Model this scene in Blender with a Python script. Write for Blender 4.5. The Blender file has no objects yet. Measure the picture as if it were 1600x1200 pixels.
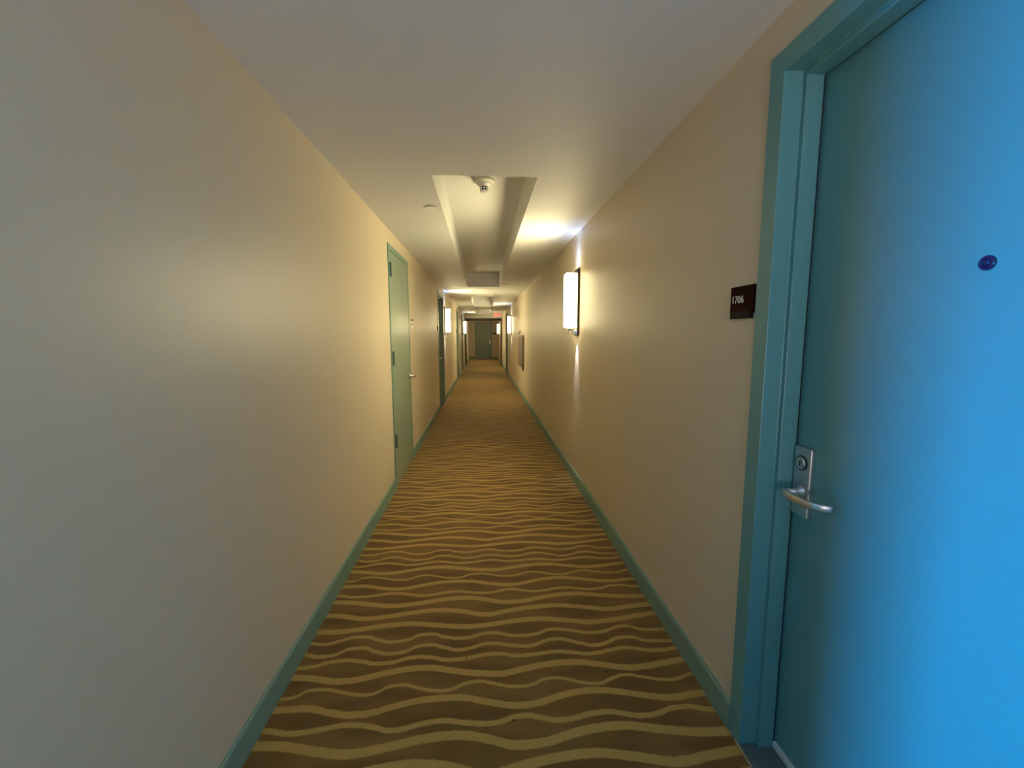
import bpy, bmesh, math, random
from mathutils import Vector, Matrix
random.seed(4)
C = bpy.context.scene.collection
PI = math.pi

# ---------------------------------------------------------------- dimensions
XL, XR, H = -0.770, 0.824, 2.200          # left wall, right wall, ceiling height
YB, YE = -2.3, 24.0                        # back of the lobby, end of the corridor
CAM_Z = 1.33

# ---------------------------------------------------------------- materials
def srgb(r, g, b):
    f = lambda c: (c/255/12.92) if c/255 <= .04045 else ((c/255+.055)/1.055)**2.4
    return (f(r), f(g), f(b), 1)

def mat(name, col, rough=.5, metal=0., bump=0., bscale=200., var=0., vscale=2., coat=0., spec=.5):
    m = bpy.data.materials.new(name); m.use_nodes = True
    nt = m.node_tree; b = nt.nodes['Principled BSDF']
    b.inputs['Base Color'].default_value = (*col[:3], 1)
    b.inputs['Roughness'].default_value = rough
    b.inputs['Metallic'].default_value = metal
    b.inputs['Coat Weight'].default_value = coat
    b.inputs['Specular IOR Level'].default_value = spec
    tc = nt.nodes.new('ShaderNodeTexCoord')
    if bump:
        n = nt.nodes.new('ShaderNodeTexNoise'); n.inputs['Scale'].default_value = bscale
        n.inputs['Detail'].default_value = 2
        nt.links.new(tc.outputs['Object'], n.inputs['Vector'])
        bp = nt.nodes.new('ShaderNodeBump'); bp.inputs['Strength'].default_value = bump
        bp.inputs['Distance'].default_value = .002
        nt.links.new(n.outputs['Fac'], bp.inputs['Height'])
        nt.links.new(bp.outputs['Normal'], b.inputs['Normal'])
    if var:
        n = nt.nodes.new('ShaderNodeTexNoise'); n.inputs['Scale'].default_value = vscale
        n.inputs['Detail'].default_value = 4
        nt.links.new(tc.outputs['Object'], n.inputs['Vector'])
        mx = nt.nodes.new('ShaderNodeMix'); mx.data_type = 'RGBA'
        mx.inputs['A'].default_value = (*[c*(1-var) for c in col[:3]], 1)
        mx.inputs['B'].default_value = (*[min(1, c*(1+var)) for c in col[:3]], 1)
        nt.links.new(n.outputs['Fac'], mx.inputs['Factor'])
        nt.links.new(mx.outputs['Result'], b.inputs['Base Color'])
    return m

def emit(name, col, strength):
    m = bpy.data.materials.new(name); m.use_nodes = True
    nt = m.node_tree; b = nt.nodes['Principled BSDF']
    b.inputs['Base Color'].default_value = (.9, .88, .82, 1)
    b.inputs['Roughness'].default_value = .35
    b.inputs['Emission Color'].default_value = (*col, 1)
    b.inputs['Emission Strength'].default_value = strength
    return m

WARM = (1.0, .85, .47)
M = {}
M['wall'] = mat('cream_wall_paint', (.64, .545, .40), .42, bump=.25, bscale=160, var=.025, vscale=1.3)
M['ceil'] = mat('white_ceiling_paint', (.70, .70, .68), .6, bump=.1, bscale=120)
M['blue'] = mat('daylight_blue_door_paint', (.115, .30, .30), .33, bump=.12, bscale=90, var=.03, vscale=3)  # near door's copy of the door paint, blue daylight tint mixed in
M['paint'] = mat('sage_green_door_paint', (.225, .29, .225), .31, bump=.12, bscale=90, var=.03, vscale=3)
M['frame'] = mat('teal_frame_paint', (.175, .30, .245), .38, bump=.06, bscale=60)
M['dark'] = mat('dark_gap', (.01, .012, .02), .8)
M['bronze'] = mat('dark_bronze', (.045, .035, .025), .4, .6)
M['nickel'] = mat('satin_nickel', (.66, .65, .64), .34, .92)
M['chrome'] = mat('chrome', (.8, .8, .8), .12, 1.)
M['steel'] = mat('hinge_steel', (.06, .10, .10), .45, .5)
M['thresh'] = mat('dark_threshold_paint', (.10, .135, .14), .4)
M['alu'] = mat('aluminium_edge', (.6, .6, .58), .3, .9)
M['sweep'] = mat('pale_gap_light', (.62, .64, .62), .5)  # pale colour standing in for light in the door's bottom gap
M['sign'] = mat('maroon_sign_plastic', (.022, .003, .004), .6, spec=.04)
M['black'] = mat('black_plastic', (.006, .006, .007), .5, spec=.1)
M['white'] = mat('white_plastic', (.75, .73, .68), .4)
M['letter'] = mat('white_number_paint', (.75, .72, .66), .5)
M['shade'] = emit('lit_sconce_diffuser', WARM, 115.0)
M['shade_side'] = emit('lit_sconce_glass', WARM, 4.0)
M['cab'] = mat('grey_metal_cabinet', (.20, .155, .12), .38, .3)
M['lens'] = mat('peephole_glass', (.01, .01, .06), .08)
M['exitred'] = emit('red_exit_letters', (1, .03, .07), 1.2)
M['exitred'].node_tree.nodes['Principled BSDF'].inputs['Base Color'].default_value = (.6, .02, .04, 1)

STR = [
(1.394,0.0285,[0.0168, 0.0168, 0.0173, 0.0177, 0.0111, -0.0018, -0.0121, -0.0195, -0.0208, -0.0164, -0.0051, 0.0061, 0.0162, 0.0232, 0.0263, 0.0268, 0.0258, 0.0212, 0.0097, -0.0029, -0.0134, -0.0214, -0.0242, -0.0197, -0.0107, 0.0025, 0.0124, 0.019, 0.0218, 0.0198, 0.0141, 0.0058, -0.0056, -0.0155, -0.024, -0.0291, -0.0276, -0.0221, -0.0192, -0.0192]),
(1.467,0.0157,[-0.0092, -0.0087, 0.0002, 0.0238, 0.0236, 0.0151, 0.0034, -0.0081, -0.0125, -0.0015, 0.0196, 0.024, 0.0137, 0.0001, -0.0104, -0.0134, -0.0018, 0.015, 0.0204, 0.0118, -0.0003, -0.0115, -0.0142, -0.009, 0.0092, 0.0164, 0.0103, -0.0049, -0.0168, -0.022, -0.011, 0.0039, 0.0108, 0.0013, -0.009, -0.0201, -0.024, -0.0169, -0.0022, 0.0048]),
(1.540,0.0310,[0.0166, 0.0149, 0.0093, 0.0022, -0.0088, -0.0153, -0.0144, -0.0093, 0.0007, 0.0111, 0.0195, 0.0265, 0.0293, 0.0285, 0.0232, 0.0127, 0.0019, -0.0061, -0.0129, -0.018, -0.0215, -0.0166, -0.0072, 0.0009, 0.0088, 0.0143, 0.0175, 0.0179, 0.0139, 0.0052, -0.0046, -0.0145, -0.0241, -0.0279, -0.0256, -0.021, -0.0144, -0.0079, -0.0032, -0.0014]),
(1.612,0.0210,[-0.0095, -0.0088, -0.0044, 0.0092, 0.0175, 0.0193, 0.0126, 0.0031, -0.0074, -0.0071, 0.0004, 0.0129, 0.0172, 0.014, 0.0024, -0.0071, -0.0071, -0.0031, 0.0054, 0.0118, 0.0123, 0.003, -0.005, -0.0043, -0.0012, 0.0044, 0.0062, 0.0011, -0.0067, -0.0151, -0.0128, -0.0047, 0.0024, 0.0078, 0.0007, -0.01, -0.0165, -0.0161, -0.0092, -0.0075]),
(1.670,0.0208,[0.0085, 0.0019, -0.0107, -0.0096, 0.0054, 0.0257, 0.0271, 0.0123, -0.0039, -0.0137, -0.0113, 0.0027, 0.0228, 0.0255, 0.0122, -0.0007, -0.012, -0.0071, 0.0057, 0.0147, 0.0123, 0.0012, -0.0065, -0.0111, -0.0029, 0.0143, 0.0225, 0.017, -0.0008, -0.0158, -0.0266, -0.02, -0.0038, 0.0104, 0.0104, -0.0079, -0.0182, -0.0216, -0.024, -0.0245]),
(1.738,0.0206,[0.0021, -0.0007, -0.0075, 0.0009, 0.0174, 0.0275, 0.026, 0.0099, -0.0038, -0.0135, -0.0095, 0.0032, 0.0225, 0.0227, 0.0067, -0.0041, -0.012, -0.0086, 0.0045, 0.013, 0.0098, -0.0048, -0.0125, -0.0142, -0.0094, 0.0054, 0.0161, 0.0122, 0.0027, -0.0078, -0.0179, -0.0167, -0.0076, 0.0073, 0.0145, 0.0005, -0.0144, -0.0188, -0.0202, -0.0209]),
(1.815,0.0317,[-0.0034, -0.0046, -0.0085, -0.009, -0.0057, -0.0007, 0.0065, 0.0139, 0.0186, 0.0215, 0.0223, 0.0198, 0.0136, 0.0062, -0.0005, -0.0078, -0.0137, -0.0158, -0.0144, -0.0106, -0.0047, 0.0025, 0.008, 0.0125, 0.0146, 0.0131, 0.0083, 0.0019, -0.0057, -0.0155, -0.0232, -0.025, -0.0222, -0.0171, -0.0115, -0.0045, 0.0025, 0.0085, 0.0143, 0.0156]),
(1.903,0.0323,[0.0198, 0.0183, 0.013, 0.0047, -0.0075, -0.0154, -0.0147, -0.01, -0.0042, 0.0037, 0.0109, 0.0164, 0.0211, 0.023, 0.0205, 0.0145, 0.0065, -0.0067, -0.0198, -0.0252, -0.019, -0.0086, -0.0008, 0.0064, 0.0123, 0.0164, 0.019, 0.0191, 0.015, 0.0074, -0.001, -0.0099, -0.02, -0.0267, -0.0256, -0.0193, -0.0134, -0.0094, -0.0055, -0.0052]),
(1.991,0.0330,[0.0309, 0.0295, 0.0268, 0.0216, 0.0127, 0.003, -0.0055, -0.0137, -0.0181, -0.0159, -0.0097, -0.0031, 0.0048, 0.0129, 0.0184, 0.0217, 0.0226, 0.0193, 0.0116, 0.0003, -0.0147, -0.0245, -0.0264, -0.0242, -0.0177, -0.0067, 0.0042, 0.0109, 0.0158, 0.0184, 0.0177, 0.0122, 0.0037, -0.0047, -0.0117, -0.0184, -0.0236, -0.0259, -0.0271, -0.0271]),
(2.059,0.0211,[0.0182, 0.0143, 0.0048, -0.0008, 0.001, 0.0056, 0.0124, 0.018, 0.0156, 0.008, -0.0025, -0.013, -0.0098, 0.0013, 0.008, 0.0113, 0.0062, -0.002, -0.0075, -0.0108, -0.0059, 0.007, 0.0112, 0.0031, -0.0087, -0.0149, -0.0115, -0.0034, 0.0042, 0.0058, -0.0012, -0.0114, -0.0184, -0.0157, -0.0048, 0.0053, 0.0061, -0.0014, -0.011, -0.0128]),
]
def carpet():
    m = bpy.data.materials.new('striped_carpet'); m.use_nodes = True
    nt = m.node_tree; N = nt.nodes; L = nt.links; b = N['Principled BSDF']
    b.inputs['Roughness'].default_value = .82
    b.inputs['Specular IOR Level'].default_value = .35
    b.inputs['Sheen Weight'].default_value = .12
    geo = N.new('ShaderNodeNewGeometry'); sep = N.new('ShaderNodeSeparateXYZ')
    L.new(geo.outputs['Position'], sep.inputs[0])
    def math_(op, a, c=None, d=None):
        n = N.new('ShaderNodeMath'); n.operation = op
        for i, v in enumerate((a, c, d)):
            if v is None: continue
            if isinstance(v, (int, float)): n.inputs[i].default_value = v
            else: L.new(v, n.inputs[i])
        return n.outputs[0]
    xn = math_('MULTIPLY_ADD', sep.outputs[0], 1/1.62, .78/1.62)
    rag = N.new('ShaderNodeTexNoise'); rag.inputs['Scale'].default_value = 130
    L.new(geo.outputs['Position'], rag.inputs['Vector'])
    jit = math_('MULTIPLY', math_('SUBTRACT', rag.outputs['Fac'], .5), .010)
    ys = math_('ADD', sep.outputs[1], jit)
    acc = None
    for c, w, offs in STR:
        fc = N.new('ShaderNodeFloatCurve'); cu = fc.mapping.curves[0]
        n = len(offs)
        cu.points[0].location = (0, .5+offs[0]*10); cu.points[1].location = (1, .5+offs[-1]*10)
        for i in range(1, n-1): cu.points.new(i/(n-1), .5+offs[i]*10)
        fc.mapping.update()
        L.new(xn, fc.inputs['Value'])
        off = math_('MULTIPLY_ADD', fc.outputs[0], .1, c-.05)
        t = math_('ABSOLUTE', math_('WRAP', math_('SUBTRACT', ys, off), -.371, .371))
        mr = N.new('ShaderNodeMapRange'); mr.interpolation_type = 'SMOOTHSTEP'
        mr.inputs['From Min'].default_value = w/2+.0025; mr.inputs['From Max'].default_value = w/2-.0025
        L.new(t, mr.inputs['Value'])
        acc = mr.outputs[0] if acc is None else math_('MAXIMUM', acc, mr.outputs[0])
    # brown ground with softer taupe lenses
    sc = N.new('ShaderNodeMapping'); sc.inputs['Scale'].default_value = (2.4, 9, 1)
    L.new(geo.outputs['Position'], sc.inputs['Vector'])
    nz = N.new('ShaderNodeTexNoise'); nz.inputs['Scale'].default_value = 1.2; nz.inputs['Detail'].default_value = 1
    L.new(sc.outputs[0], nz.inputs['Vector'])
    rp = N.new('ShaderNodeMapRange'); rp.inputs['From Min'].default_value = .38; rp.inputs['From Max'].default_value = .62
    L.new(nz.outputs['Fac'], rp.inputs['Value'])
    g = N.new('ShaderNodeMix'); g.data_type = 'RGBA'
    g.inputs['A'].default_value = (.140, .071, .008, 1); g.inputs['B'].default_value = (.20, .108, .020, 1)
    L.new(rp.outputs[0], g.inputs['Factor'])
    mx = N.new('ShaderNodeMix'); mx.data_type = 'RGBA'
    L.new(acc, mx.inputs['Factor']); L.new(g.outputs['Result'], mx.inputs['A'])
    mx.inputs['B'].default_value = (.44, .284, .070, 1)
    fine = N.new('ShaderNodeTexNoise'); fine.inputs['Scale'].default_value = 300; fine.inputs['Detail'].default_value = 1
    L.new(geo.outputs['Position'], fine.inputs['Vector'])
    m2 = N.new('ShaderNodeMix'); m2.data_type = 'RGBA'; m2.blend_type = 'MULTIPLY'; m2.inputs['Factor'].default_value = .6
    L.new(mx.outputs['Result'], m2.inputs['A'])
    cr = N.new('ShaderNodeMapRange'); cr.inputs['To Min'].default_value = .55; cr.inputs['To Max'].default_value = 1.35
    L.new(fine.outputs['Fac'], cr.inputs['Value'])
    cc = N.new('ShaderNodeCombineColor')
    for i in range(3): L.new(cr.outputs[0], cc.inputs[i])
    L.new(cc.outputs[0], m2.inputs['B'])
    L.new(m2.outputs['Result'], b.inputs['Base Color'])
    bp = N.new('ShaderNodeBump'); bp.inputs['Strength'].default_value = .5; bp.inputs['Distance'].default_value = .004
    L.new(fine.outputs['Fac'], bp.inputs['Height']); L.new(bp.outputs['Normal'], b.inputs['Normal'])
    return m
M['carpet'] = carpet()

# ---------------------------------------------------------------- mesh helpers
def box(bm, x0, x1, y0, y1, z0, z1):
    if x0 > x1: x0, x1 = x1, x0
    if y0 > y1: y0, y1 = y1, y0
    v = [bm.verts.new(p) for p in ((x0,y0,z0),(x1,y0,z0),(x1,y1,z0),(x0,y1,z0),(x0,y0,z1),(x1,y0,z1),(x1,y1,z1),(x0,y1,z1))]
    for f in ((0,3,2,1),(4,5,6,7),(0,1,5,4),(1,2,6,5),(2,3,7,6),(3,0,4,7)):
        bm.faces.new([v[i] for i in f])

def lathe(bm, prof, seg=32, M4=Matrix()):
    """revolve (radius, height) profile about local z, then transform."""
    rings = []
    for r, h in prof:
        if r < 1e-6: rings.append([bm.verts.new(M4 @ Vector((0, 0, h)))])
        else: rings.append([bm.verts.new(M4 @ Vector((r*math.cos(2*PI*i/seg), r*math.sin(2*PI*i/seg), h))) for i in range(seg)])
    for a, b in zip(rings, rings[1:]):
        for i in range(seg):
            j = (i+1) % seg
            if len(a) == 1 and len(b) > 1: bm.faces.new((a[0], b[j], b[i]))
            elif len(b) == 1 and len(a) > 1: bm.faces.new((a[i], a[j], b[0]))
            elif len(a) > 1: bm.faces.new((a[i], a[j], b[j], b[i]))

def sweep(bm, pts, prof):
    """sweep closed 2D section (list of (u,v)) along 3D pts; frames given per point as (P,U,V)."""
    rings = [[bm.verts.new(P + U*u + V*v) for u, v in prof] for P, U, V in pts]
    n = len(prof)
    for a, b in zip(rings, rings[1:]):
        for i in range(n):
            bm.faces.new((a[i], a[(i+1) % n], b[(i+1) % n], b[i]))
    bm.faces.new(rings[0][::-1]); bm.faces.new(rings[-1])

def obj(name, bm, m, parent=None, bevel=0, smooth=False):
    bmesh.ops.recalc_face_normals(bm, faces=bm.faces)
    me = bpy.data.meshes.new(name); bm.to_mesh(me); bm.free()
    me.materials.append(M[m] if isinstance(m, str) else m)
    o = bpy.data.objects.new(name, me); C.objects.link(o)
    if parent is not None:
        o.parent = parent
        o.matrix_parent_inverse = Matrix.Translation(parent.location).inverted() if parent.parent is None else Matrix()
    if smooth:
        for p in me.polygons: p.use_smooth = True
    if bevel:
        md = o.modifiers.new('bevel', 'BEVEL'); md.width = bevel; md.segments = 2; md.limit_method = 'ANGLE'
    return o

def boxes(name, bl, m, parent=None, bevel=0):
    bm = bmesh.new()
    for b in bl: box(bm, *b)
    return obj(name, bm, m, parent, bevel)

def struct(o, label=None, cat=None):
    o['kind'] = 'structure'
    if label: o['label'] = label
    if cat: o['category'] = cat
    return o

def thing(name, loc, label, cat, group=None):
    o = bpy.data.objects.new(name, None); C.objects.link(o); o.location = loc
    o.empty_display_size = .05
    o['label'] = label; o['category'] = cat
    if group: o['group'] = group
    bpy.context.view_layer.update()
    return o

def kid(parent, name, bm, m, bevel=0, smooth=False):
    """part whose mesh is in world coordinates"""
    o = obj(name, bm, m, None, bevel, smooth)
    root = parent
    o.parent = parent
    # move mesh data into the parent's space (all parents are un-rotated empties or meshes at their root's place)
    off = Vector((0, 0, 0)); p = parent
    while p is not None: off += p.location; p = p.parent
    o.data.transform(Matrix.Translation(-off))
    return o

def kbox(parent, name, bl, m, bevel=0):
    bm = bmesh.new()
    for b in bl: box(bm, *b)
    return kid(parent, name, bm, m, bevel)

def copy_tree(o, parent=None):
    c = o.copy(); C.objects.link(c); c.parent = parent
    for ch in list(o.children): copy_tree(ch, c)
    return c

# ---------------------------------------------------------------- room shell
def wall_pieces(x0, x1, ya, yb, holes, z1=H):
    out, y = [], ya
    for h0, h1, hz in sorted(holes):
        if h0 > y: out.append((x0, x1, y, h0, 0, z1))
        if hz < z1: out.append((x0, x1, h0, h1, hz, z1))
        y = h1
    if y < yb: out.append((x0, x1, y, yb, 0, z1))
    return out
FW = .060                                          # face width of the steel door frames
ENTRY_L = [(7.445, 8.360), (12.50, 13.41), (15.33, 16.24), (19.45, 20.36)]
ENTRY_R = [(.250, 1.165), (14.10, 15.01)]
SIDE_L = (3.585, 4.505, 2.078)
ZT = 2.032
holesL = [(a-.03, b+.03, ZT+.03) for a, b in ENTRY_L] + [(SIDE_L[0]+.02, SIDE_L[1]-.02, SIDE_L[2]-.02)]
holesR = [(a-.03, b+.03, ZT+.03) for a, b in ENTRY_R]
LOB = .55                                          # where the left wall starts (lobby opening behind it)
struct(boxes('wall_left', wall_pieces(XL-.25, XL, LOB, YE, holesL) + [(-4.0, XL-.25, LOB, LOB+.2, 0, H)], 'wall'))
struct(boxes('wall_right', wall_pieces(XR, XR+.25, YB, YE, holesR), 'wall'))
DX0, DX1 = -.440, .500                             # door in the end wall
struct(boxes('wall_end', [(XL-.25, DX0+.02, YE, YE+.2, 0, H), (DX1-.02, XR+.25, YE, YE+.2, 0, H), (DX0+.02, DX1-.02, YE, YE+.2, 2.0, H)], 'wall'))
BX0, BX1, BZ0, BZ1 = -.60, .66, .55, 2.05
struct(boxes('wall_back', [(-4.25, BX0, YB-.2, YB, 0, H), (BX1, XR+.25, YB-.2, YB, 0, H), (BX0, BX1, YB-.2, YB, 0, BZ0), (BX0, BX1, YB-.2, YB, BZ1, H)], 'wall'))
WY0, WY1, WZ0, WZ1 = -.45, .28, .06, 2.05          # lobby window that lets the daylight in
struct(boxes('wall_lobby', [(-4.25, -4.0, YB, WY0, 0, H), (-4.25, -4.0, WY1, LOB+.2, 0, H),
                            (-4.25, -4.0, WY0, WY1, 0, WZ0), (-4.25, -4.0, WY0, WY1, WZ1, H)], 'wall'))
# floor
struct(boxes('floor', [(-4.25, XR+.25, YB-.2, YE+.2, -.1, 0)], 'carpet'))
# ceiling with its three long recesses
CO = [(-.272, .312, 2.445, 7.85), (-.272, .300, 9.85, 13.2), (-.272, .300, 14.55, 18.05)]
cb, y = [], YB-.2
for x0, x1, ya, yb in CO:
    cb += [(-4.25, XR+.25, y, ya, H, H+.24), (-4.25, x0, ya, yb, H, H+.24), (x1, XR+.25, ya, yb, H, H+.24)]
    y = yb
cb += [(-4.25, XR+.25, y, YE+.2, H, H+.24), (-4.25, XR+.25, YB-.2, YE+.2, H+.24, H+.32)]
struct(boxes('ceiling', cb, 'ceil'))
# header wall across the corridor over a dark steel frame
struct(boxes('wall_header', [(XL, XR, 18.4, 18.55, 2.035, H)], 'ceil'))
t = boxes('trim_1', [(XL, XR, 18.385, 18.565, 1.925, 2.035), (XL, XL+.05, 18.385, 18.565, 0, 1.925), (XR-.045, XR, 18.385, 18.565, 0, 1.925)], 'bronze', bevel=.003)
struct(t, 'dark steel frame spanning the corridor under the header', 'door frame')

def baseboard(name, xw, s, ya, yb, gaps):
    """s = direction into the room; extruded profile with a small rounded top"""
    bm = bmesh.new(); y = ya
    segs = []
    for g0, g1 in sorted(gaps):
        if g0 > y: segs.append((y, g0))
        y = g1
    if y < yb: segs.append((y, yb))
    prof = [(0, 0), (.012, 0), (.012, .088), (.0105, .096), (.007, .100), (0, .100)]
    for a, b in segs:
        sweep(bm, [(Vector((xw, a, 0)), Vector((s, 0, 0)), Vector((0, 0, 1))), (Vector((xw, b, 0)), Vector((s, 0, 0)), Vector((0, 0, 1)))], prof)
    return struct(obj(name, bm, 'frame'))
baseboard('baseboard_left', XL, 1, LOB, YE, [(a-FW, b+FW) for a, b in ENTRY_L] + [(SIDE_L[0], SIDE_L[1]), (18.385, 18.565)])
baseboard('baseboard_right', XR, -1, YB, YE, [(a-FW, b+FW) for a, b in ENTRY_R] + [(18.385, 18.565)])
bm = bmesh.new()
for a, b in ((XL+.012, DX0), (DX1, XR-.012)):
    sweep(bm, [(Vector((a, YE, 0)), Vector((0, -1, 0)), Vector((0, 0, 1))), (Vector((b, YE, 0)), Vector((0, -1, 0)), Vector((0, 0, 1)))],
          [(0, 0), (.012, 0), (.012, .088), (.0105, .096), (.007, .100), (0, .100)])
struct(obj('baseboard_end', bm, 'frame'))

# lobby window (behind the camera's left): frame, mullion and pane
w = bpy.data.objects.new('window_1', None); C.objects.link(w); w.location = (-4.0, (WY0+WY1)/2, WZ0)
struct(w, 'tall lobby window beside the corridor entrance', 'window')
kbox(w, 'window_frame', [(-4.12, -3.99, WY0, WY0+.05, WZ0, WZ1), (-4.12, -3.99, WY1-.05, WY1, WZ0, WZ1), (-4.12, -3.99, WY0+.05, WY1-.05, WZ0, WZ0+.05), (-4.12, -3.99, WY0+.05, WY1-.05, WZ1-.05, WZ1)], 'alu')
gm = bpy.data.materials.new('clear_window_glass'); gm.use_nodes = True
nt = gm.node_tree; nt.nodes.clear()
o_ = nt.nodes.new('ShaderNodeOutputMaterial'); mx = nt.nodes.new('ShaderNodeMixShader'); tr = nt.nodes.new('ShaderNodeBsdfTransparent'); gl = nt.nodes.new('ShaderNodeBsdfGlossy')
gl.inputs['Roughness'].default_value = .02; mx.inputs[0].default_value = .08
nt.links.new(tr.outputs[0], mx.inputs[1]); nt.links.new(gl.outputs[0], mx.inputs[2]); nt.links.new(mx.outputs[0], o_.inputs[0])
kbox(w, 'window_pane', [(-4.06, -4.054, WY0+.05, WY1-.05, WZ0+.05, WZ1-.05)], gm)

w = bpy.data.objects.new('fill_window_2', None); C.objects.link(w); w.location = ((BX0+BX1)/2, YB, BZ0)  # unseen opening, added so fill light reaches the near walls
struct(w, 'unseen window added at the near end of the corridor to admit fill light', 'window')
kbox(w, 'window_frame', [(BX0, BX0+.05, YB-.12, YB+.01, BZ0, BZ1), (BX1-.05, BX1, YB-.12, YB+.01, BZ0, BZ1), (BX0+.05, BX1-.05, YB-.12, YB+.01, BZ0, BZ0+.05), (BX0+.05, BX1-.05, YB-.12, YB+.01, BZ1-.05, BZ1)], 'alu')
kbox(w, 'window_pane', [(BX0+.05, BX1-.05, YB-.06, YB-.054, BZ0+.05, BZ1-.05)], gm)

# ---------------------------------------------------------------- hardware
def lever(parent, name, P, out, along, length=.118, m='nickel', drop=0):
    """door lever: round shank, arched flat bar, end returned toward the door. P = centre on the plate, out/along unit vectors"""
    out = Vector(out); along = Vector(along); up = Vector((0, 0, 1)); P = Vector(P)
    bm = bmesh.new()
    z = out; x = along; yv = z.cross(x)
    M4 = Matrix((x, yv, z)).transposed().to_4x4(); M4.translation = P
    lathe(bm, [(0, 0), (.019, 0), (.019, .006), (.0125, .010), (.0105, .016), (.0105, .044), (0, .044)], 24, M4)
    path = [(-.012, .046), (0, .053), (.03, .0585), (.06, .058), (.09, .053), (length-.012, .045), (length-.002, .034), (length+.004, .020), (length+.007, .008)]
    hh = [.009, .0115, .0115, .011, .0105, .010, .0095, .009, .0085]
    th = [.0035, .0055, .005, .005, .005, .005, .005, .0045, .004]
    pts = []
    rings = []
    for k, (a, o) in enumerate(path):
        a0, o0 = path[max(0, k-1)]; a1, o1 = path[min(len(path)-1, k+1)]
        t = (x*(a1-a0)+z*(o1-o0)).normalized(); nrm = t.cross(up).normalized()
        c = P + x*a + z*o
        ring = []
        for q in range(16):
            an = 2*PI*q/16; cu, sv = math.cos(an), math.sin(an)
            u = th[k]*math.copysign(abs(cu)**.6, cu); v = hh[k]*math.copysign(abs(sv)**.6, sv)
            ring.append(bm.verts.new(c + nrm*u + up*v))
        rings.append(ring)
    for a, b in zip(rings, rings[1:]):
        for i in range(16): bm.faces.new((a[i], a[(i+1) % 16], b[(i+1) % 16], b[i]))
    bm.faces.new(rings[0][::-1]); bm.faces.new(rings[-1])
    return kid(parent, name, bm, m, smooth=True)

def frame_sweep(parent, xw, s, y0, y1, zt, prof, fm='frame'):
    """profile (d = depth into the wall, o = distance outside the opening edge) swept round the opening"""
    bm = bmesh.new(); rings = []
    for st in range(4):
        ring = []
        for d, o in prof:
            yy = (y1+o) if st < 2 else (y0-o)
            zz = 0.0 if st in (0, 3) else zt+o
            ring.append(bm.verts.new((xw+s*d, yy, zz)))
        rings.append(ring)
    n = len(prof)
    for a, b in zip(rings, rings[1:]):
        for i in range(n): bm.faces.new((a[i], a[(i+1) % n], b[(i+1) % n], b[i]))
    bm.faces.new(rings[0][::-1]); bm.faces.new(rings[-1])
    return kid(parent, 'door_frame', bm, fm, bevel=.0018)
PROF = [(.002, FW), (-.009, FW), (-.009, 0), (.044, 0), (.044, -.016), (.093, -.016), (.093, 0), (.150, 0), (.150, .028), (.002, .028)]

def entry_door(n, s, xw, y0, y1, label, pm='paint'):
    t = bpy.data.objects.new('door_%d' % n, None); C.objects.link(t); t.location = (xw, (y0+y1)/2, 0)
    struct(t, label, 'door')
    X = lambda d: xw + s*d
    frame_sweep(t, xw, s, y0, y1, ZT, PROF, pm)
    df = .101                                     # depth of the leaf's face
    leaf = kbox(t, 'door_panel', [(X(df), X(df+.044), y0+.004, y1-.004, .034, ZT-.004)], pm, bevel=.0015)
    # dark stop gasket behind the rebate
    kbox(t, 'gasket', [(X(.0935), X(.1005), y0+.001, y0+.010, .02, ZT-.001), (X(.0935), X(.1005), y1-.010, y1-.001, .02, ZT-.001),
                       (X(.0935), X(.1005), y0+.010, y1-.010, ZT-.010, ZT-.001)], 'dark')
    kbox(t, 'threshold', [(X(-.014), X(-.010), y0-.02, y1+.02, .001, .010)], 'alu', bevel=.002)
    kbox(t, 'sill_plate', [(X(-.010), X(.150), y0+.001, y1-.001, .001, .013)], 'thresh', bevel=.001)
    kbox(t, 'door_sweep', [(X(df-.012), X(df-.0005), y0+.018, y1-.018, .015, .034)], 'sweep', bevel=.001)  # pale strip painted as the gleam of light under the door
    # lock plate
    py = y1-.051
    pl = kbox(t, 'lock_plate', [(X(df), X(df-.014), py-.031, py+.031, .806, 1.008)], 'nickel', bevel=.003)
    Rm = Matrix.Rotation(-s*PI/2, 4, 'Y')        # local z -> -s x (out of the door)
    Rm.translation = (X(df-.014), py+.002, .962)
    bm = bmesh.new(); lathe(bm, [(0, 0), (.0185, 0), (.0185, .003), (.0165, .0045), (.0145, .0030), (.0135, .0045), (0, .0052)], 32, Rm)
    kid(pl, 'lock_cylinder', bm, 'nickel', smooth=False)
    bm = bmesh.new(); lathe(bm, [(.0186, .0), (.0186, .0022), (.0215, .0022), (.0215, .0)], 32, Rm)
    kid(pl, 'cylinder_ring', bm, 'black')
    bm = bmesh.new(); box(bm, X(df-.0185), X(df-.0200), py+.0009, py+.0031, .955, .969)
    kid(pl, 'keyway', bm, 'black')
    lever(pl, 'lever_handle', (X(df-.014), py-.005, .879), (-s, 0, 0), (0, -1, 0))
    # peephole
    Rm = Matrix.Rotation(-s*PI/2, 4, 'Y'); Rm.translation = (X(df), (y0+y1)/2+.022, 1.459)
    bm = bmesh.new(); lathe(bm, [(0, .001), (.0, .001), (.0075, .001), (.0078, .004), (.0125, .0045), (.0135, .003), (.0138, 0), (.0, 0)], 32, Rm)
    pe = kid(t, 'peephole', bm, 'lens', smooth=True)
    bm = bmesh.new(); lathe(bm, [(0.0077, .0012), (.006, .0035), (.003, .0048), (0, .0052)], 24, Rm)
    kid(pe, 'peephole_lens', bm, 'lens', smooth=True)
    return t
entry_door(1, 1, XR, *ENTRY_R[0], 'entry door with daylight blue put into its paint, lever lock and peephole, nearest on the right wall', 'blue')
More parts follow.
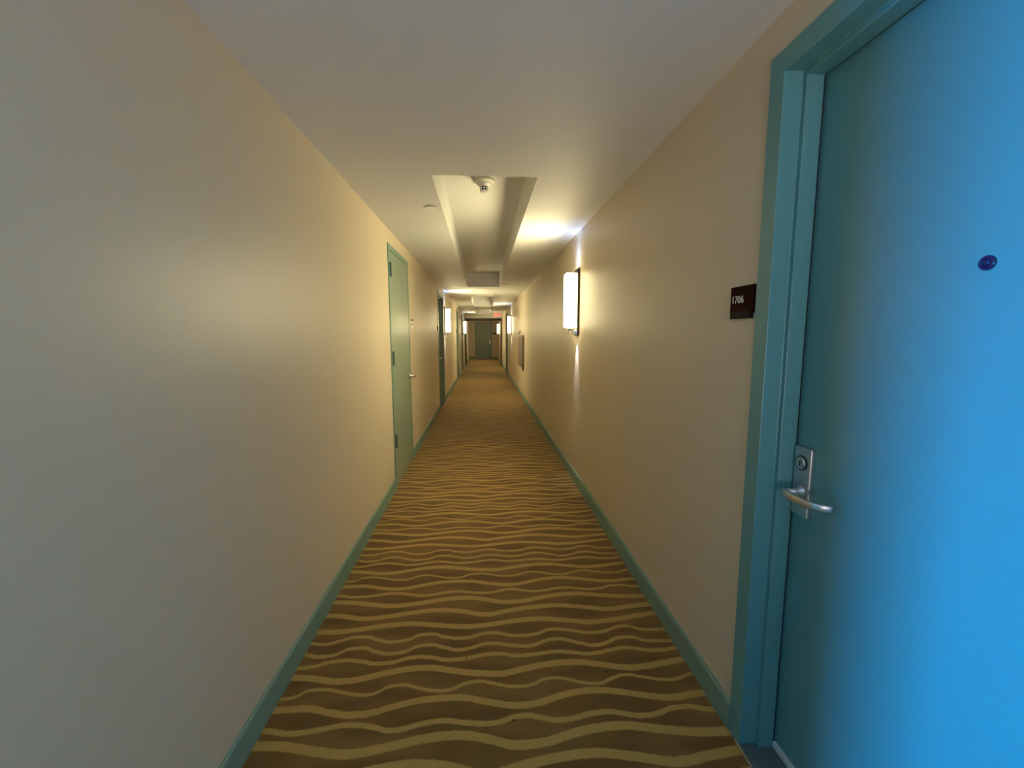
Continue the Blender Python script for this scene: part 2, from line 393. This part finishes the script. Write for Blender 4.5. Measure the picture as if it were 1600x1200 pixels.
entry_door(3, -1, XL, *ENTRY_L[0], 'recessed dark teal door on the left just before the first left sconce')
entry_door(4, -1, XL, *ENTRY_L[1], 'recessed door on the left between the two left sconces, nearer of the two there')
entry_door(5, -1, XL, *ENTRY_L[2], 'recessed door on the left just in front of the farther left sconce')
entry_door(6, -1, XL, *ENTRY_L[3], 'recessed door on the left beyond the dark steel frame')
entry_door(7, 1, XR, *ENTRY_R[1], 'recessed door on the right past the second right sconce')

# flush outward-opening side door with three hinges
y0, y1, zt = SIDE_L
t = bpy.data.objects.new('door_2', None); C.objects.link(t); t.location = (XL, (y0+y1)/2, 0)
struct(t, 'flush sage green service door with three dark hinges, nearest on the left wall', 'door')
bm = bmesh.new(); fw = .048
prof = [(.03, 0), (-.008, 0), (-.008, -fw), (.06, -fw), (.06, -.022), (.03, -.022)]
rings = []
for st in range(4):
    rings.append([bm.verts.new((XL-d, (y1+o) if st < 2 else (y0-o), 0 if st in (0, 3) else zt+o)) for d, o in prof])
for a, b in zip(rings, rings[1:]):
    for i in range(len(prof)): bm.faces.new((a[i], a[(i+1) % 6], b[(i+1) % 6], b[i]))
bm.faces.new(rings[0][::-1]); bm.faces.new(rings[-1])
kid(t, 'door_frame', bm, 'frame', bevel=.0015)
leaf = kbox(t, 'door_panel', [(XL+.006, XL-.04, y0+fw+.004, y1-fw-.004, .012, zt-fw-.004)], 'paint', bevel=.0015)
for hz in (1.815, 1.075, .355):
    bm = bmesh.new()
    box(bm, XL+.0085, XL+.0105, y0+fw-.026, y0+fw+.030, hz, hz+.114)
    Mx = Matrix.Translation((XL+.0135, y0+fw+.002, hz-.003))
    lathe(bm, [(0, 0), (.005, 0), (.0065, .003), (.0065, .117), (.005, .120), (0, .120)], 12, Mx)
    kid(t, 'hinge', bm, 'steel')
Rm = Matrix.Rotation(PI/2, 4, 'Y'); Rm.translation = (XL+.006, y1-fw-.070, .915)
bm = bmesh.new(); lathe(bm, [(0, 0), (.032, 0), (.032, .005), (.028, .009), (0, .010)], 32, Rm)
rose = kid(t, 'handle_rose', bm, 'chrome', smooth=False)
lever(rose, 'lever_handle', (XL+.015, y1-fw-.070, .915), (1, 0, 0), (0, -1, 0), .115, 'chrome')

# door in the end wall
t = bpy.data.objects.new('door_8', None); C.objects.link(t); t.location = ((DX0+DX1)/2, YE, 0)
struct(t, 'olive green door closing the far end of the corridor', 'door')
bm = bmesh.new(); rings = []
prof = [(.002, .045), (-.008, .045), (-.008, 0), (.07, 0), (.07, -.012), (.10, -.012), (.10, .02), (.002, .02)]
ZE = 2.010
for st in range(4):
    rings.append([bm.verts.new(((DX1-.04+o) if st < 2 else (DX0+.04-o), YE+d, 0 if st in (0, 3) else ZE-.03+o)) for d, o in prof])
for a, b in zip(rings, rings[1:]):
    for i in range(8): bm.faces.new((a[i], a[(i+1) % 8], b[(i+1) % 8], b[i]))
bm.faces.new(rings[0][::-1]); bm.faces.new(rings[-1])
kid(t, 'door_frame', bm, 'frame', bevel=.0015)
kbox(t, 'door_panel', [(DX0+.043, DX1-.043, YE+.025, YE+.068, .012, ZE-.034)], 'paint', bevel=.0015)
rose = kbox(t, 'lock_plate', [(DX1-.13, DX1-.07, YE+.012, YE+.025, .82, 1.02)], 'nickel', bevel=.002)
lever(rose, 'lever_handle', (DX1-.10, YE+.012, .90), (0, -1, 0), (-1, 0, 0), .115)

# ---------------------------------------------------------------- wall sconces
UPW, DNW, STRK = (5.0, 14.0, 8)
def spot(name, loc, d, power, col, size, blend, radius):
    l = bpy.data.lights.new(name, 'SPOT'); l.energy = power; l.color = col; l.spot_size = size; l.spot_blend = blend; l.shadow_soft_size = radius
    o = bpy.data.objects.new(name, l); C.objects.link(o); o.location = loc
    o.rotation_euler = Vector(d).to_track_quat('-Z', 'Y').to_euler()
    return o
COOL = (.24, .44, 1.0)
def sconce(s, y0, label):
    xw = XR if s > 0 else XL
    X = lambda d: xw - s*d                          # d = distance out from the wall
    y1 = y0 + .150; ym = (y0+y1)/2
    t = thing('wall_sconce', (xw, ym, 1.324), label, 'wall lamp', 'wall sconces along the corridor')
    kbox(t, 'back_plate', [(X(.001), X(.017), y0+.004, y1-.004, 1.324, 1.888)], 'bronze', bevel=.002)
    kbox(t, 'face_plate', [(X(.017), X(.019), y0+.012, y1-.012, 1.330, 1.882)], 'chrome')
    # box shade of frosted glass, open above and below
    d0, d1, z0, z1, g = .026, .108, 1.394, 1.848, .005
    gs = kbox(t, 'glass_shade', [(X(d0), X(d0+g), y0, y1, z0, z1), (X(d0+g), X(d1-g), y0, y0+g, z0, z1), (X(d0+g), X(d1-g), y1-g, y1, z0, z1)], 'shade_side', bevel=.0015)
    kbox(gs, 'front_diffuser', [(X(d1-g), X(d1), y0, y1, z0, z1)], 'shade', bevel=.0015)
    kbox(gs, 'glow_blocker', [(X(d1-g-.003), X(d1-g), y0+g, y1-g, z0, z1)], 'shade_side')  # unseen slab added to block the front's glow from scattering upward
    kbox(t, 'bracket', [(X(.017), X(.062), ym-.022, ym+.022, 1.332, 1.362), (X(.045), X(.090), ym-.022, ym+.022, 1.358, 1.386),
                        (X(.030), X(.100), ym-.012, ym+.012, 1.386, 1.393)], 'chrome', bevel=.002)
    kbox(t, 'lamp_holder', [(X(.048), X(.084), ym-.018, ym+.018, 1.393, 1.450)], 'white', bevel=.003)
    # the lamp's light through the open top and bottom
    spot('sconce_uplight', (X(.067), ym, 1.842), (0, 0, 1), UPW, COOL, math.radians(125), .9, .03)
    spot('sconce_wall_wash_up', (X(.060), ym, 1.855), (s*.26, 0, 1), STRK, COOL, math.radians(46), .8, .012)
    spot('sconce_downlight', (X(.067), ym, 1.385), (0, 0, -1), DNW, (1, .9, .78), math.radians(95), 1, .03)
    spot('sconce_wall_wash_down', (X(.050), ym, 1.320), (s*.20, 0, -1), STRK*1.9, (.88, .86, 1.0), math.radians(42), .8, .012)
    return t
sconce(1, 3.580, 'lit glass box sconce nearest the camera on the right wall')
sconce(-1, 8.600, 'lit glass box sconce on the left wall just past the first recessed door')
sconce(1, 12.05, 'second lit glass box sconce along the right wall, beyond the grey wall cabinet')
sconce(-1, 16.50, 'farther of the two lit sconces on the left wall, before the dark steel frame')
sconce(1, 20.60, 'smallest lit sconce on the right, seen through the dark steel frame')

# ---------------------------------------------------------------- signs
def text_mesh(parent, name, body, size, loc, rot, m, ext=.0006, sx=1.0, align='LEFT'):
    cu = bpy.data.curves.new(name, 'FONT'); cu.body = body; cu.size = size; cu.extrude = ext; cu.align_x = align; cu.align_y = 'CENTER'
    cu.space_character = 1.03
    o = bpy.data.objects.new('tmp_text', cu); C.objects.link(o)
    dg = bpy.context.evaluated_depsgraph_get(); dg.update()
    me = bpy.data.meshes.new_from_object(o.evaluated_get(dg))
    bpy.data.objects.remove(o); bpy.data.curves.remove(cu)
    me.name = name; me.materials.clear(); me.materials.append(M[m])
    me.transform(Matrix.Diagonal((sx, 1, 1, 1)))
    me.transform(Matrix.Translation(Vector(loc)) @ rot)
    off = Vector((0, 0, 0)); p = parent
    while p is not None: off += p.location; p = p.parent
    me.transform(Matrix.Translation(-off))
    t = bpy.data.objects.new(name, me); C.objects.link(t); t.parent = parent
    return t
# rotation putting text on the right wall, reading toward -y, facing -x
ROT_R = Matrix(((0, 0, -1), (-1, 0, 0), (0, 1, 0))).to_4x4()
t = thing('room_sign', (XR, 1.305, 1.378), 'dark maroon room number sign beside the daylight-tinted door frame', 'sign')
sp = kbox(t, 'sign_panel', [(XR-.0005, XR-.008, 1.239, 1.357, 1.396, 1.481)], 'sign', bevel=.001)
kbox(t, 'insert_holder', [(XR-.0005, XR-.012, 1.246, 1.349, 1.379, 1.402)], 'black', bevel=.001)
text_mesh(sp, 'room_number', '1706', .033, (XR-.0087, 1.349, 1.4385), ROT_R, 'letter', sx=.95)
# small sign by the service door; its white face is a painted sconce reflection
t = thing('door_sign', (XL, 4.67, 1.388), 'small sign, its reflection painted white, on the left wall beside the sage green service door', 'sign')
kbox(t, 'sign_panel', [(XL+.0005, XL+.008, 4.595, 4.745, 1.400, 1.500)], 'white', bevel=.001)
kbox(t, 'header_strip', [(XL+.008, XL+.0095, 4.598, 4.742, 1.482, 1.498)], 'black')
kbox(t, 'symbol_bar', [(XL+.008, XL+.0095, 4.625, 4.700, 1.437, 1.449)], 'black')
t = thing('door_sign', (XL, 7.31, 1.395), 'small dark sign on the left wall before the first recessed door', 'sign')
kbox(t, 'sign_panel', [(XL+.0005, XL+.008, 7.245, 7.365, 1.395, 1.485)], 'sign', bevel=.001)
t = thing('door_sign', (XL, 12.35, 1.395), 'tiny dark sign on the left wall before the second recessed door', 'sign')
kbox(t, 'sign_panel', [(XL+.0005, XL+.008, 12.29, 12.41, 1.395, 1.485)], 'sign', bevel=.001)
t = thing('door_sign', (.66, YE, 1.36), 'tiny dark sign on the end wall right of the olive door', 'sign')
kbox(t, 'sign_panel', [(.60, .72, YE-.008, YE-.0005, 1.36, 1.46)], 'sign', bevel=.001)

# exit sign under the ceiling
t = thing('exit_sign', (.60, 17.0, H), 'red lit EXIT sign hanging from the ceiling near the right wall', 'exit sign')
kbox(t, 'housing', [(.435, .765, 17.0, 17.045, 2.035, 2.185)], 'white', bevel=.004)
kbox(t, 'ceiling_mount', [(.56, .64, 17.005, 17.04, 2.185, H-.0005)], 'white', bevel=.002)
text_mesh(t, 'exit_letters', 'EXIT', .155, (.60, 16.997, 2.108), Matrix.Rotation(PI/2, 4, 'X'), 'exitred', ext=.002, sx=.88, align='CENTER')

# ---------------------------------------------------------------- ceiling fittings
t = thing('smoke_detector', (.020, 3.20, H+.24), 'white smoke detector on the top of the first ceiling recess', 'smoke detector')
F_ = Matrix.Rotation(PI, 4, 'X'); F_.translation = (.020, 3.20, H+.2395)
bm = bmesh.new(); lathe(bm, [(0, 0), (.078, 0), (.078, .010), (.070, .016), (.052, .022), (.050, .030), (.043, .036), (.030, .044), (0, .044)], 40, F_)
kid(t, 'base', bm, 'white', smooth=False, bevel=0)
bm = bmesh.new(); lathe(bm, [(0, .044), (.0265, .044), (.0265, .072), (0, .072)], 24, F_)
core = kid(t, 'sensing_chamber', bm, 'black')
bm = bmesh.new()
for k in range(8):
    a = 2*PI*k/8
    c = F_ @ Matrix.Rotation(a, 4, 'Z')
    vs = []
    for dx, dy, dz in ((.0265,-.004,.044),(.031,-.004,.044),(.031,.004,.044),(.0265,.004,.044),(.0245,-.004,.073),(.0285,-.004,.073),(.0285,.004,.073),(.0245,.004,.073)):
        vs.append(bm.verts.new(c @ Vector((dx, dy, dz))))
    for f in ((0,3,2,1),(4,5,6,7),(0,1,5,4),(1,2,6,5),(2,3,7,6),(3,0,4,7)): bm.faces.new([vs[i] for i in f])
lathe(bm, [(.0265, .056), (.031, .056), (.031, .060), (.0265, .060)], 24, F_)
lathe(bm, [(0, .073), (.030, .073), (.028, .080), (.018, .086), (0, .087)], 24, F_)
kid(t, 'cage', bm, 'white')

def cap(x, y, label):
    t = thing('ceiling_sprinkler', (x, y, H), label, 'sprinkler')
    Fm = Matrix.Rotation(PI, 4, 'X'); Fm.translation = (x, y, H)
    bm = bmesh.new(); lathe(bm, [(0, -.006), (.030, -.006), (.030, .005), (0, .005)], 32, Fm)
    kid(t, 'collar', bm, 'black')
    bm = bmesh.new(); lathe(bm, [(0, .005), (.041, .005), (.042, .007), (.038, .010), (0, .0115)], 32, Fm)
    kid(t, 'cover_plate', bm, 'white')
cap(-.342, 3.03, 'round white sprinkler cap on the ceiling left of the smoke detector')
cap(.400, 7.50, 'small sprinkler cap on the ceiling right of the first recess')
cap(-.350, 12.40, 'tiny sprinkler cap on the ceiling left of the second recess')

def vent(y0, y1, x0, x1, label):
    t = thing('ceiling_vent', ((x0+x1)/2, (y0+y1)/2, H), label, 'air vent')
    f = .025
    kbox(t, 'vent_frame', [(x0, x1, y0, y0+f, H-.010, H-.0005), (x0, x1, y1-f, y1, H-.010, H-.0005), (x0, x0+f, y0+f, y1-f, H-.010, H-.0005), (x1-f, x1, y0+f, y1-f, H-.010, H-.0005)], 'white', bevel=.001)
    kbox(t, 'vent_back', [(x0+f, x1-f, y0+f, y1-f, H-.002, H-.0008)], 'black')
    n = 7; L = []
    for k in range(n):
        yy = y0+f+(k+.5)*(y1-y0-2*f)/n
        L.append((x0+f, x1-f, yy-.005, yy+.005, H-.009, H-.0025))
    kbox(t, 'louvre', L, 'white')
vent(9.20, 9.62, -.17, .27, 'white slatted air vent in the ceiling before the second recess')
vent(13.55, 13.95, -.14, .28, 'white slatted air vent in the ceiling before the third recess')

# ---------------------------------------------------------------- wall fittings
t = thing('wall_outlet', (XR, 5.755, .425), 'white electrical outlet low on the right wall', 'outlet')
pl = kbox(t, 'cover_plate', [(XR-.0005, XR-.006, 5.72, 5.79, .425, .540)], 'white', bevel=.0015)
for z in (.455, .505):
    kbox(t, 'socket', [(XR-.006, XR-.0078, 5.738, 5.772, z-.014, z+.014)], 'letter', bevel=.001)

t = thing('wall_cabinet', (XR, 8.90, .65), 'grey metal cabinet with rounded corners on the right wall', 'cabinet')
def rrect(y0, y1, z0, z1, r, n=6):
    P = []
    for cy_, cz_, a0 in ((y1-r, z1-r, 0), (y0+r, z1-r, 90), (y0+r, z0+r, 180), (y1-r, z0+r, 270)):
        for k in range(n+1):
            a = math.radians(a0+90*k/n); P.append((cy_+r*math.cos(a), cz_+r*math.sin(a)))
    return P
def plate(x0, x1, P):
    bm = bmesh.new(); A = [bm.verts.new((x0, y, z)) for y, z in P]; B = [bm.verts.new((x1, y, z)) for y, z in P]
    bm.faces.new(A); bm.faces.new(B[::-1]); n = len(P)
    for i in range(n): bm.faces.new((A[i], B[i], B[(i+1) % n], A[(i+1) % n]))
    return bm
kid(t, 'cabinet_box', plate(XR-.0005, XR-.030, rrect(8.40, 9.40, .655, 1.325, .07)), 'cab', bevel=.002)
dr = kid(t, 'cabinet_door', plate(XR-.030, XR-.042, rrect(8.425, 9.375, .680, 1.300, .06)), 'cab', bevel=.002)
kbox(dr, 'pull_handle', [(XR-.042, XR-.056, 9.30, 9.325, .93, 1.06)], 'nickel', bevel=.003)
kbox(t, 'drain_spout', [(XR-.002, XR-.030, 8.47, 8.50, .61, .657)], 'bronze', bevel=.002)
t = thing('wall_fitting', (XR, 9.25, 1.38), 'small pale round fitting on the right wall above the grey cabinet', 'wall fitting')
Rm = Matrix.Rotation(-PI/2, 4, 'Y'); Rm.translation = (XR-.0005, 9.25, 1.385)
bm = bmesh.new(); lathe(bm, [(0, 0), (.030, 0), (.030, .030), (.040, .034), (.040, .050), (.030, .062), (0, .066)], 24, Rm)
kid(t, 'fitting_body', bm, 'nickel')

# bits of dark lint lying on the carpet
for (x, y, r, lab) in ((-.080, 1.608, .0050, 'dark speck of lint on the carpet left of the middle, farthest from the camera'),
                       (.475, 1.497, .0042, 'dark speck of lint on the carpet towards the right baseboard'),
                       (.095, 1.312, .0052, 'dark speck of lint on the carpet, nearest the bottom edge of the view')):
    bm = bmesh.new()
    n = 9; ring = []; ring2 = []
    for k in range(n):
        a = 2*PI*k/n; q = r*random.uniform(.55, 1.1)
        ring.append(bm.verts.new((x+q*math.cos(a), y+.6*q*math.sin(a), .0002)))
        ring2.append(bm.verts.new((x+.6*q*math.cos(a), y+.36*q*math.sin(a), .003)))
    for k in range(n): bm.faces.new((ring[k], ring[(k+1) % n], ring2[(k+1) % n], ring2[k]))
    bm.faces.new(ring2); bm.faces.new(ring[::-1])
    o = obj('carpet_lint', bm, 'black'); o['label'] = lab; o['category'] = 'lint'; o['group'] = 'lint specks on the carpet'

# ---------------------------------------------------------------- daylight and added fill
l = bpy.data.lights.new('window_daylight', 'AREA'); l.shape = 'RECTANGLE'; l.size = WY1-WY0-.1; l.size_y = WZ1-WZ0-.1
l.energy = 68; l.color = (.0, .37, 1.0); l.spread = math.radians(40)
o = bpy.data.objects.new('window_daylight', l); C.objects.link(o)
o.location = (-4.15, (WY0+WY1)/2, (WZ0+WZ1)/2)
o.rotation_euler = (Vector((.92, .40, .70)) - o.location).to_track_quat('-Z', 'Z').to_euler()
l2 = l.copy(); l2.name = 'window_skylight'; l2.spread = PI; l2.energy = 620
o2 = bpy.data.objects.new('window_skylight', l2); C.objects.link(o2); o2.location = o.location + Vector((-.02, 0, 0))
o2.rotation_euler = Vector((1, 0, 0)).to_track_quat('-Z', 'Z').to_euler()
# unseen fill lamp, added behind the camera to lift near walls and ceiling
l = bpy.data.lights.new('near_wall_fill', 'AREA'); l.shape = 'RECTANGLE'; l.size = 2.0; l.size_y = 1.2
l.energy = 285; l.color = (1.0, .84, .84)
o = bpy.data.objects.new('near_wall_fill', l); C.objects.link(o); o.location = (-.35, YB-1.1, .15)
o.rotation_euler = Vector((.14, .85, .5)).to_track_quat('-Z', 'Z').to_euler()
wd = bpy.data.worlds.new('daylight_world'); bpy.context.scene.world = wd; wd.use_nodes = True
bg = wd.node_tree.nodes['Background']; bg.inputs[0].default_value = (.25, .55, 1, 1); bg.inputs[1].default_value = .6

# ---------------------------------------------------------------- camera
f, p, yaw, ro = 657.36, .1165, .0685, -.0023
fw_ = Vector((math.sin(yaw)*math.cos(p), math.cos(yaw)*math.cos(p), -math.sin(p)))
r_ = Vector((math.cos(yaw), -math.sin(yaw), 0)); u_ = r_.cross(fw_)
r2 = r_*math.cos(ro)+u_*math.sin(ro); u2 = -r_*math.sin(ro)+u_*math.cos(ro)
cd = bpy.data.cameras.new('camera'); cam = bpy.data.objects.new('camera', cd); C.objects.link(cam)
Mc = Matrix((r2, u2, -fw_)).transposed().to_4x4(); Mc.translation = (0, 0, CAM_Z)
cam.matrix_world = Mc
cd.sensor_width = 36; cd.lens = f*36/1600; cd.clip_start = .02; cd.clip_end = 100
sc = bpy.context.scene; sc.camera = cam
sc.view_settings.view_transform = 'Standard'; sc.view_settings.look = 'None'
sc.view_settings.gamma = 1; sc.view_settings.use_curve_mapping = False
sc.view_settings.exposure = 0.02
sc.cycles.max_bounces = 16; sc.cycles.diffuse_bounces = 10; sc.cycles.glossy_bounces = 6
sc.cycles.sample_clamp_indirect = 6
sc.cycles.use_denoising = True
